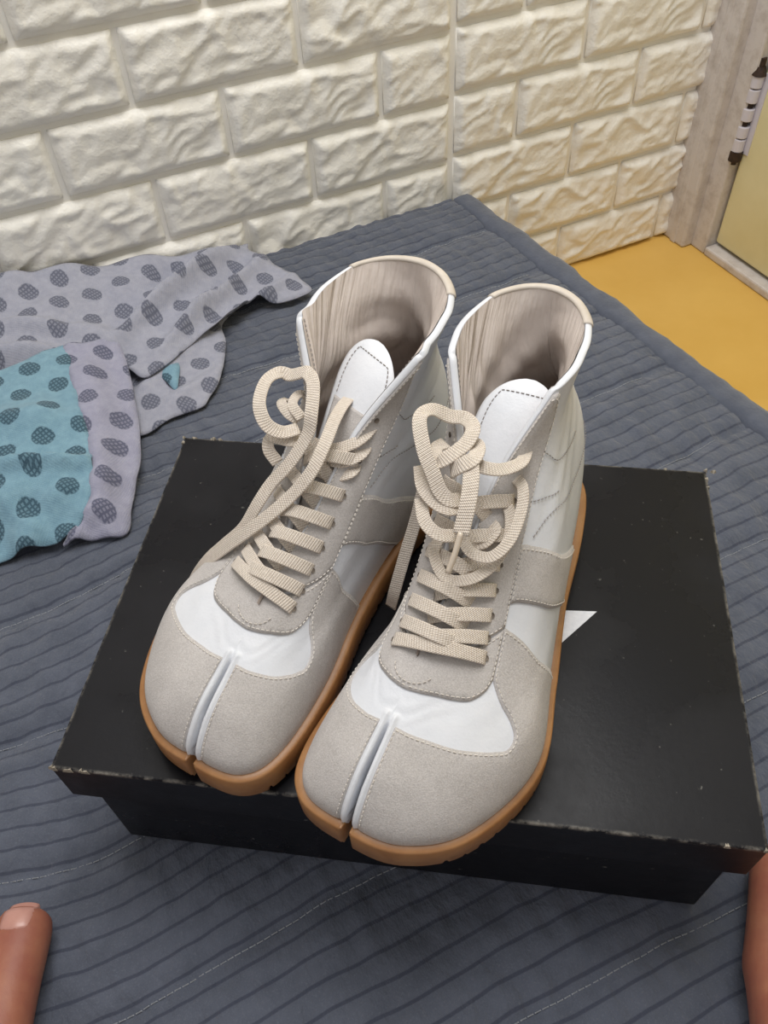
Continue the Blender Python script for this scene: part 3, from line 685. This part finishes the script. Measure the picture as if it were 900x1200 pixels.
        for w, h in prof_:
            w2 = w * cut; n_ = NA * (1 - w2) + NB * w2; side_ = abs(2 * w2 - 1); n_ = n_ * side_ + up * (1 - side_); n_ /= np.linalg.norm(n_)
            pts.append(A_ * (1 - w2) + B_ * w2 + up * bulge * math.sin(math.pi * min(1, max(0, w2))) ** .8 + n_ * h); hint.append(n_)
        ribbon(pts, hint=hint)
    flat = [(0, .0010), (.05, .0032), (.25, .0050), (.5, .0062), (.75, .0050), (.95, .0032), (1, .0010)]
    lowp = [(0, .0010), (.06, .0034), (.25, .0046), (.5, .0052), (.75, .0030), (1, -.0045)]; hip = [(0, .0010), (.06, .0036), (.25, .0062), (.5, .0075), (.75, .0055), (1, -.0040)]
    across(EYE_M[0], EYE_T[0], -EYE_L[0], EYE_T[0], flat)
    for i in range(6):
        across(-EYE_L[i + 1], EYE_T[i + 1], EYE_M[i], EYE_T[i], lowp, .84); across(EYE_M[i + 1], EYE_T[i + 1], -EYE_L[i], EYE_T[i], hip, .84)
    for pts, wd in laces['strands']: ribbon(pts, wd)
    lo = out('lace', mbv, mbf, M['lace'], uv=mbu)
    if laces.get('aglet'):
        p_ = resample(cr_path(laces['aglet'], 8), .002); tube_o = None
        tg = np.gradient(p_, axis=0); tg /= np.linalg.norm(tg, axis=1)[:, None]; n_ = np.tile(np.array([[1., 0, .2]]), (len(p_), 1))
        n_ -= (n_ * tg).sum(1)[:, None] * tg; n_ /= np.linalg.norm(n_, axis=1)[:, None]; b_ = np.cross(tg, n_); a = np.linspace(0, 2 * math.pi, 10, endpoint=False)
        vv = (p_[:, None, :] + .0016 * np.cos(a)[None, :, None] * n_[:, None, :] + .0016 * np.sin(a)[None, :, None] * b_[:, None, :]).reshape(-1, 3); L = len(p_)
        ff = [(i * 10 + j, i * 10 + (j + 1) % 10, (i + 1) * 10 + (j + 1) % 10, (i + 1) * 10 + j) for i in range(L - 1) for j in range(10)] + [tuple(range(10))[::-1], tuple(range(L * 10 - 10, L * 10))]
        out('aglet', vv, ff, M['aglet'], parent=lo)
    # --- gum outsole with the toe notch and treaded lower edge
    un = np.linspace(.004, .996, 520); per = S(un, .0); tg = np.gradient(per, axis=0); nn = np.stack([tg[:, 1], -tg[:, 0]], 1); nn /= np.linalg.norm(nn, axis=1)[:, None]
    if (nn[130] @ np.array([1, 0])) < 0: nn = -nn
    zt = per[:, 2] + .0072; po = per[:, :2] + nn * .0062
    fx, fy = S(0., 0.)[:2]; ok = np.abs(po[:, 0] - fx) > .0030
    ok |= po[:, 1] < .2
    po, nn, zt = po[ok], nn[ok], zt[ok]
    # corners of the two lobes, then the notch walls
    z0 = zt[0]
    notch = [(fx - .0022, po[-1, 1] - .0012), (fx - .0019, fy - .012), (fx - .0012, fy - .024), (fx + .0012, fy - .024), (fx + .0019, fy - .012), (fx + .0022, po[0, 1] - .0012)]
    po = np.vstack([po, notch]); nn = np.vstack([nn, [(1, 0), (1, 0), (.7, .7), (-.7, .7), (-1, 0), (-1, 0)]]); zt = np.r_[zt, np.full(6, z0)]
    n = len(po); d = np.r_[0, np.cumsum(np.linalg.norm(np.diff(po, axis=0), axis=1))]
    spring = .0055 * np.clip((po[:, 1] - .19) / .10, 0, 1) ** 2 + .003 * np.clip((.03 - po[:, 1]) / .03, 0, 1) ** 2
    cut = ((d % .0105) < .0020) & (po[:, 1] < fy - .006) & (np.arange(n) < n - 6); tread = np.where(cut, .0032, 0)
    ins_ = np.where(np.arange(n) < n - 6, 1.0, .15)
    rings = []
    for inset, z in ((.0045, spring + tread), (.0012, spring + .0004 + tread), (.0002, spring + .0022 + tread * .9), (.0, spring * .5 + (zt + spring * 0) * .5), (.0002, zt - .0012), (.0012, zt), (.0055, zt - .0006)):
        q = po - nn * (inset * ins_)[:, None]; rings.append(np.column_stack([q, z]))
    vv = np.vstack(rings); ff = []
    for r in range(len(rings) - 1):
        for i in range(n): j = (i + 1) % n; ff.append((r * n + i, r * n + j, (r + 1) * n + j, (r + 1) * n + i))
    def cap(r, upw):
        tri = delaunay_2d_cdt([Vector(p) for p in rings[r][:, :2]], [(i, (i + 1) % n) for i in range(n)], [], 1, 1e-9)
        mp = [o_[0] for o_ in tri[3]]
        for q in tri[2]:
            q = [mp[k_] for k_ in q]; a_, b_, c_ = (rings[r][k_] for k_ in q)
            ff.append(tuple(r * n + k_ for k_ in (q if (np.cross(b_ - a_, c_ - a_)[2] > 0) == upw else q[::-1])))
    cap(0, False); cap(len(rings) - 1, True)
    a_, b_, c_ = vv[ff[0][0]], vv[ff[0][1]], vv[ff[0][2]]
    if np.cross(b_ - a_, c_ - a_)[:2] @ nn[0] < 0: ff[:(len(rings) - 1) * n] = [q[::-1] for q in ff[:(len(rings) - 1) * n]]
    so = out('outsole', vv, ff, M['gum'], smooth=True)
    return root
LZ = {
 'A_end1': [(-0.0195,0.1098,0.15),(-0.0138,0.1102,0.153),(-0.006,0.1163,0.152),(0.001,0.1307,0.145),(0.0017,0.1382,0.135),(-0.0037,0.1503,0.122),(-0.0121,0.1597,0.11),(-0.0166,0.1695,0.1),(-0.0233,0.1789,0.085),(-0.0368,0.185,0.068),(-0.0491,0.1885,0.052),(-0.0594,0.1922,0.035),(-0.0668,0.1975,0.018)],
 'A_end2': [(0.0049,0.0902,0.128),(0.0068,0.1062,0.135),(0.0101,0.1227,0.137),(0.0137,0.14,0.134),(0.0126,0.154,0.125),(0.0043,0.1649,0.112),(-0.0065,0.1757,0.1),(-0.0197,0.1837,0.086),(-0.0369,0.1891,0.066),(-0.0527,0.1919,0.046),(-0.0665,0.1936,0.02)],
 'A_loop': [(-0.0266,0.1097,0.146),(-0.0316,0.1123,0.148),(-0.0344,0.1219,0.148),(-0.0304,0.1357,0.144),(-0.022,0.1429,0.138),(-0.0133,0.1415,0.134),(-0.0075,0.1333,0.132)],
 'A_loop2': [(-0.0076,0.1288,0.136),(-0.0164,0.1242,0.139),(-0.0188,0.1145,0.138),(-0.0155,0.1095,0.134)],
 'A_loop3': [(-0.0032,0.1328,0.124),(-0.0093,0.1403,0.128),(-0.0204,0.1428,0.128),(-0.0191,0.1483,0.124),(-0.0123,0.1504,0.118)],
 'A_loop4': [(-0.0106,0.1283,0.133),(-0.0168,0.1287,0.136),(-0.0248,0.1235,0.137),(-0.0254,0.1164,0.133)],
 'A_bowR1': [(0.0212,0.0936,0.128),(0.0276,0.1053,0.131),(0.0276,0.1196,0.13),(0.0214,0.1283,0.127),(0.0108,0.1333,0.124),(-0.0012,0.131,0.122)],
 'A_bowR2': [(0.0272,0.1168,0.122),(0.0286,0.1278,0.123),(0.0202,0.1347,0.12),(0.009,0.1352,0.118),(0.0003,0.1367,0.114)],
 'A_bowR3': [(0.0245,0.1256,0.115),(0.0271,0.1358,0.116),(0.0174,0.1405,0.113),(0.0045,0.1404,0.111),(-0.0035,0.1453,0.106)],
 'B_loop1': [(0.0414,0.1122,0.15),(0.0494,0.1176,0.156),(0.0517,0.1273,0.157),(0.043,0.1399,0.15),(0.0348,0.1464,0.143),(0.0283,0.1507,0.136),(0.0226,0.1511,0.132),(0.018,0.1469,0.13)],
 'B_knot1': [(0.034,0.1101,0.15),(0.0261,0.1166,0.152),(0.0252,0.1264,0.15),(0.0301,0.1363,0.147),(0.0361,0.1395,0.143),(0.0418,0.1282,0.14),(0.04,0.1203,0.138)],
 'B_knot2': [(0.0273,0.1395,0.14),(0.022,0.1397,0.147),(0.0175,0.1336,0.149),(0.02,0.1235,0.147),(0.0266,0.1181,0.142)],
 'B_end': [(0.0208,0.1312,0.148),(0.0147,0.1428,0.145),(0.011,0.1535,0.139),(0.0095,0.1616,0.132),(0.0089,0.1659,0.128)],
 'B_aglet': [(0.0091,0.1651,0.1285),(0.0087,0.1724,0.12),(0.0092,0.1793,0.111)],
 'B_bow3': [(0.0445,0.1415,0.138),(0.0381,0.1507,0.134),(0.0293,0.155,0.131),(0.0208,0.1546,0.129),(0.0174,0.148,0.127)],
 'B_bow4': [(0.0378,0.1535,0.128),(0.0305,0.1634,0.124),(0.0216,0.166,0.121),(0.0139,0.1617,0.119)],
 'B_bow5': [(0.0174,0.1284,0.14),(0.0126,0.1322,0.143),(0.0037,0.1282,0.142),(-0.0022,0.117,0.14),(0.0006,0.1015,0.136)],
 'B_bow6': [(0.0009,0.1171,0.127),(-0.0066,0.124,0.13),(-0.011,0.1346,0.125),(-0.012,0.1504,0.118),(-0.0066,0.1613,0.113),(0.0034,0.1627,0.112),(0.0115,0.1571,0.112)],
 'B_bow7': [(0.0021,0.128,0.119),(-0.0052,0.1347,0.119),(-0.0099,0.147,0.113),(-0.0073,0.1619,0.106),(0.0007,0.1723,0.102),(0.012,0.1759,0.101),(0.0223,0.1687,0.106),(0.0237,0.1615,0.11)],
 'B_bow8': [(0.0028,0.1405,0.113),(-0.0016,0.1441,0.113),(0.0013,0.1529,0.11),(0.0087,0.1558,0.109)],
 'B_tail': [(.030,.122,.130),(.044,.116,.122),(.052,.1135,.112),(.0545,.1139,.1),(.0545,.1202,.088),(.0550,.1278,.072),(.0560,.1405,.052),(.0570,.153,.03),(.0585,.1562,.016)],
}
W1 = .0078
stA = [(LZ['A_loop'][::-1] + LZ['A_end1'], W1), ([(.016, .082, .118)] + LZ['A_end2'], W1), (LZ['A_loop2'], .006), (LZ['A_loop3'], .007), (LZ['A_loop4'], .006), (LZ['A_bowR1'], .007), (LZ['A_bowR2'], W1), (LZ['A_bowR3'], W1)]
stB = [(LZ[k], w) for k, w in (('B_knot2', .008), ('B_end', .0085), ('B_bow3', .007), ('B_bow4', .007), ('B_bow5', .007), ('B_bow6', .006), ('B_bow7', .006), ('B_bow8', .006), ('B_tail', W1))]
stB.append((LZ['B_loop1'][::-1] + LZ['B_knot1'], W1))
# strands of the right shoe were laid out in its own mirrored frame already
RZ = math.atan2(.818134, -.575027)
build_shoe('high_top_sneaker', (.20518, .39674, BHT + .001), RZ, True, (-.009, 1.18, 1.06), 'white and grey split-toe high-top sneaker whose long lace end hangs onto the box', {'strands': stA}, (.74, .006, .010), 'pair of split-toe sneakers on the shoe box')
build_shoe('high_top_sneaker', (.27719, .30862, BHT + .001), RZ, False, (.008, .88, .93), 'white and grey split-toe high-top sneaker with loosely knotted lace, beside the white printed triangle', {'strands': stB, 'aglet': LZ['B_aglet']}, (.42, -.006, .003), 'pair of split-toe sneakers on the shoe box')

# ---------------------------------------------------------------- crumpled garment by the wall
CZ = {
 'main': [(-0.105,0.914,0.08),(-0.053,0.912,0.075),(0.002,0.917,0.066),(0.089,0.923,0.05),(0.17,0.924,0.035),(0.228,0.924,0.026),(0.228,0.9,0.02),(0.252,0.853,0.014),(0.27,0.803,0.01),(0.252,0.793,0.01),(0.228,0.793,0.01),(0.199,0.8,0.012),(0.181,0.791,0.016),(0.152,0.775,0.018),(0.109,0.756,0.02),(0.08,0.736,0.022),(0.047,0.722,0.022),(0.035,0.745,0.022),(0.027,0.75,0.024),(-0.022,0.75,0.026),(-0.092,0.772,0.03),(-0.144,0.77,0.03)],
 'main_in': [(-0.022,0.863,0.055),(0.072,0.865,0.045),(0.136,0.851,0.032),(0.007,0.8,0.04),(-0.069,0.811,0.05),(0.058,0.793,0.026),(0.131,0.803,0.028)],
 'under': [(0.211,0.836,0.004),(0.156,0.796,0.006),(0.145,0.754,0.008),(0.121,0.701,0.008),(0.101,0.678,0.007),(0.088,0.667,0.006),(0.055,0.666,0.006),(0.021,0.657,0.005),(-0.004,0.682,0.005),(0.019,0.775,0.006),(0.095,0.8,0.008)],
 'teal': [(-0.135,0.769,0.05),(-0.085,0.769,0.05),(-0.049,0.78,0.048),(-0.016,0.787,0.043),(-0.021,0.729,0.044),(-0.024,0.676,0.042),(-0.027,0.628,0.038),(-0.036,0.587,0.034),(-0.047,0.564,0.028),(-0.067,0.548,0.02),(-0.089,0.548,0.012),(-0.134,0.554,0.008),(-0.178,0.557,0.008)],
 'teal_in': [(-0.065,0.688,0.05),(-0.103,0.612,0.045),(-0.069,0.596,0.042),(-0.104,0.564,0.024)],
 'cuff': [(-0.02,0.786,0.044),(0.013,0.785,0.04),(0.033,0.791,0.034),(0.036,0.757,0.03),(0.031,0.71,0.026),(0.021,0.65,0.02),(0.009,0.607,0.016),(-0.01,0.568,0.01),(-0.025,0.535,0.007),(-0.053,0.54,0.008),(-0.081,0.543,0.012),(-0.068,0.549,0.022),(-0.049,0.563,0.03),(-0.039,0.588,0.035),(-0.03,0.629,0.039),(-0.027,0.676,0.043),(-0.024,0.73,0.045)],
 'peek': [(.060,.735,.015),(.072,.737,.0165),(.086,.735,.0165),(.080,.715,.015),(.071,.697,.0135),(.066,.714,.0145)],
}
garment = tag(empty('garment', (0, 0, 0)), 'crumpled grey and teal garment printed with hatched dots, lying beside the wall', 'clothing')
def cloth(name, key, mat, parent, creases=(), seed=1, rot=0.0, amp=.003, th=.0016, ymax=.908):
    b = np.array(CZ[key]); b[:, 1] = np.minimum(b[:, 1], ymax)
    ctl = np.vstack([b, np.array(CZ[key + '_in'])]) if key + '_in' in CZ else b
    ctl[:, 1] = np.minimum(ctl[:, 1], ymax)
    poly = resample(cr_path(b[:, :2], 6, closed=True), .004)
    poly = poly[:-1] if np.hypot(*(poly[0] - poly[-1])) < .002 else poly
    poly[:, 1] = np.minimum(poly[:, 1], ymax)
    pts, tri, bnd = fill2d(poly, .0045, seed=seed)
    d = seg_dist(poly, pts); V = []
    for (x, y), e in zip(pts, d):
        w = 1 / (((ctl[:, 0] - x) ** 2 + (ctl[:, 1] - y) ** 2) + 2e-5) ** 1.5; z = float((w * ctl[:, 2]).sum() / w.sum())
        k = min(1, e / .012)
        z += amp * k * noise.noise(Vector((x * 22 + seed, y * 22, seed))) + amp * .5 * k * noise.noise(Vector((x * 55, y * 55 + seed, seed)))
        for (ax, ay), (bx, by), hgt, wd in creases:
            q = np.array((bx - ax, by - ay)); t = min(1, max(0, ((x - ax) * q[0] + (y - ay) * q[1]) / (q @ q))); dd = math.hypot(x - ax - t * q[0], y - ay - t * q[1])
            z += hgt * math.exp(-(dd / wd) ** 2) * math.sin(math.pi * (.1 + .8 * t))
        z -= .0022 * (1 - min(1, e / .005)) ** 2
        V.append((x, y, max(z, .0022)))
    V = np.array(V); c, s = math.cos(rot), math.sin(rot); uv = np.stack([pts[:, 0] * c + pts[:, 1] * s, -pts[:, 0] * s + pts[:, 1] * c], 1)
    f = []
    for a, b_, c_ in tri: f.append((a, b_, c_) if np.cross(V[b_] - V[a], V[c_] - V[a])[2] > 0 else (a, c_, b_))
    n = len(V); low = V.copy(); low[:, 2] -= th; nb = len(bnd)
    A = sum(pts[bnd[i]][0] * pts[bnd[(i + 1) % nb]][1] - pts[bnd[(i + 1) % nb]][0] * pts[bnd[i]][1] for i in range(nb))
    f += [(a + n, c_ + n, b_ + n) for a, b_, c_ in f]
    for i in range(nb):
        a, b_ = bnd[i], bnd[(i + 1) % nb]; q = (a, a + n, b_ + n, b_); f.append(q if A > 0 else q[::-1])
    return obj(name, mesh(name, np.vstack([V, low]), f, True, np.vstack([uv, uv])), mat, parent)
cloth('under_sleeve', 'under', M['grey_dots'], garment, [((.14, .79), (.02, .70), .012, .012), ((.12, .71), (.05, .68), .007, .008)], 3, .5)
tl = cloth('teal_lining_peek', 'peek', M['teal_dots'], garment, [], 9, .2, amp=.001)
cloth('body_fabric', 'main', M['grey_dots'], garment, [((.21, .90), (.03, .78), .024, .009), ((.24, .875), (.07, .75), .018, .007), ((.26, .83), (.12, .755), .014, .006), ((.15, .89), (.05, .83), -.008, .010), ((.20, .86), (.13, .80), -.008, .005), ((-.1, .85), (.02, .80), .014, .010), ((-.08, .80), (-.01, .78), .010, .008)], 1, .25, amp=.004)
cloth('teal_sleeve', 'teal', M['teal_dots'], garment, [((-.14, .640), (-.028, .605), .018, .006), ((-.13, .70), (-.03, .67), .008, .014), ((-.1, .585), (-.045, .60), -.006, .008), ((-.12, .60), (-.09, .555), .006, .008)], 5, .1)
cloth('cuff', 'cuff', M['lilac_dots'], garment, [((.0, .77), (-.005, .66), .006, .012), ((-.02, .62), (-.03, .55), .004, .01)], 6, .1, amp=.0018, th=.0025)

# ---------------------------------------------------------------- the photographer's bare feet
def foot_mesh(mir):
    """bare foot, +y toes, big toe on +x for a left foot; one skinned surface, heel at the origin"""
    me = bpy.data.meshes.new('foot'); bm = bmesh.new(); lay = bm.verts.layers.skin.verify()
    def v(x, y, z, rx, ry=None, fat=1.0):
        p = bm.verts.new((x * (-1 if mir else 1), y, z)); p[lay].radius = (rx * fat, (ry or rx) * fat); return p
    def chain(*vs):
        for a, b in zip(vs, vs[1:]): bm.edges.new((a, b))
    ank = v(0, .055, .075, .034, .040); heel = v(0, .022, .030, .027, .028); arch = v(.004, .095, .044, .032, .032); shin = v(0, .045, .16, .038, .042); shin2 = v(0, .030, .30, .048, .052)
    ank[lay].use_root = True
    mid = v(.006, .145, .032, .036, .024); chain(shin2, shin, ank, arch, mid); chain(ank, heel)
    toes = [(.030, .178, .252, .0150, .0125), (.011, .186, .246, .0105, .0088), (-.006, .182, .236, .0098, .0082), (-.021, .174, .222, .0092, .0078), (-.034, .163, .205, .0088, .0074)]
    for i, (x, y0, y1, r0, r1) in enumerate(toes):
        a = v(x * .93, y0, .020 if i else .021, r0 * 1.15, r0 * 1.1, 1.35); b = v(x, y0 + (y1 - y0) * .45, .018 if i else .0175, r1 * 1.0, r1 * 1.0, 1.5); c = v(x * 1.02, y0 + (y1 - y0) * .80, .0145, r1 * 1.08, r1 * .98, 1.5); e = v(x * 1.02, y1 - r1 * .55, .0125, r1 * .78, r1 * .78, 1.5)
        chain(mid, a, b, c, e)
    bm.to_mesh(me); bm.free(); return me
def foot(name, mir, parent, loc, rz):
    me = foot_mesh(mir); o = obj(name, me, M['skin'], parent); o.location = loc; o.rotation_euler = (0, 0, rz)
    sk = o.modifiers.new('skin', 'SKIN'); sk.use_smooth_shade = True
    ss = o.modifiers.new('sub', 'SUBSURF'); ss.levels = 2; ss.render_levels = 2
    # nails: small curved plates lying on the toe tips
    bpy.context.view_layer.update(); dg = bpy.context.evaluated_depsgraph_get(); ev = o.evaluated_get(dg); em = ev.to_mesh()
    bvh = BVHTree.FromPolygons([v.co.copy() for v in em.vertices], [tuple(p.vertices) for p in em.polygons]); ev.to_mesh_clear()
    for i, (x, y, w, l) in enumerate(((.0305, .2388, .0108, .0098), (.0112, .2350, .0054, .0058), (-.006, .2250, .0050, .0054), (-.0214, .2110, .0046, .005), (-.0347, .1945, .0043, .0048))):
        V = []
        for a in range(9):
            for b in range(9):
                s, t = b / 8 * 2 - 1, a / 8 * 2 - 1; ww = w * (1 - .22 * max(0, -t) ** 4 - .16 * max(0, t) ** 4)
                px, py = (x + s * ww) * (-1 if mir else 1), y + t * l * (1 - .14 * s * s)
                hit = bvh.ray_cast(Vector((px, py, .12)), Vector((0, 0, -1)))[0]; V.append((px, py, (hit.z if hit else .02) + .0007 - .0011 * max(abs(s), -t) ** 6))
        f = grid_faces(9, 9); f = [tuple(q)[::-1] for q in f] if mir else f
        n = obj('toenail', mesh('toenail', V, f), M['nail'], o); sm = n.modifiers.new('solid', 'SOLIDIFY'); sm.thickness = .0012; sm.offset = -1
    return o
person = tag(empty('person', (0, 0, 0)), 'barefoot person of whom only toes and the side of one foot show', 'person')
def place_foot(name, mir, tip, heading, local_tip):
    rz = math.atan2(heading[1], heading[0]) - math.pi / 2; lx, ly = (-local_tip[0] if mir else local_tip[0]), local_tip[1]
    c, s = math.cos(rz), math.sin(rz)
    return foot(name, mir, person, (tip[0] - (lx * c - ly * s), tip[1] - (lx * s + ly * c), .001), rz)
place_foot('left_foot', False, (-.160, .249), (.36, .93), (.0306, .252))
place_foot('right_foot', True, (.273, .062), (.74, .67), (.047, .238))
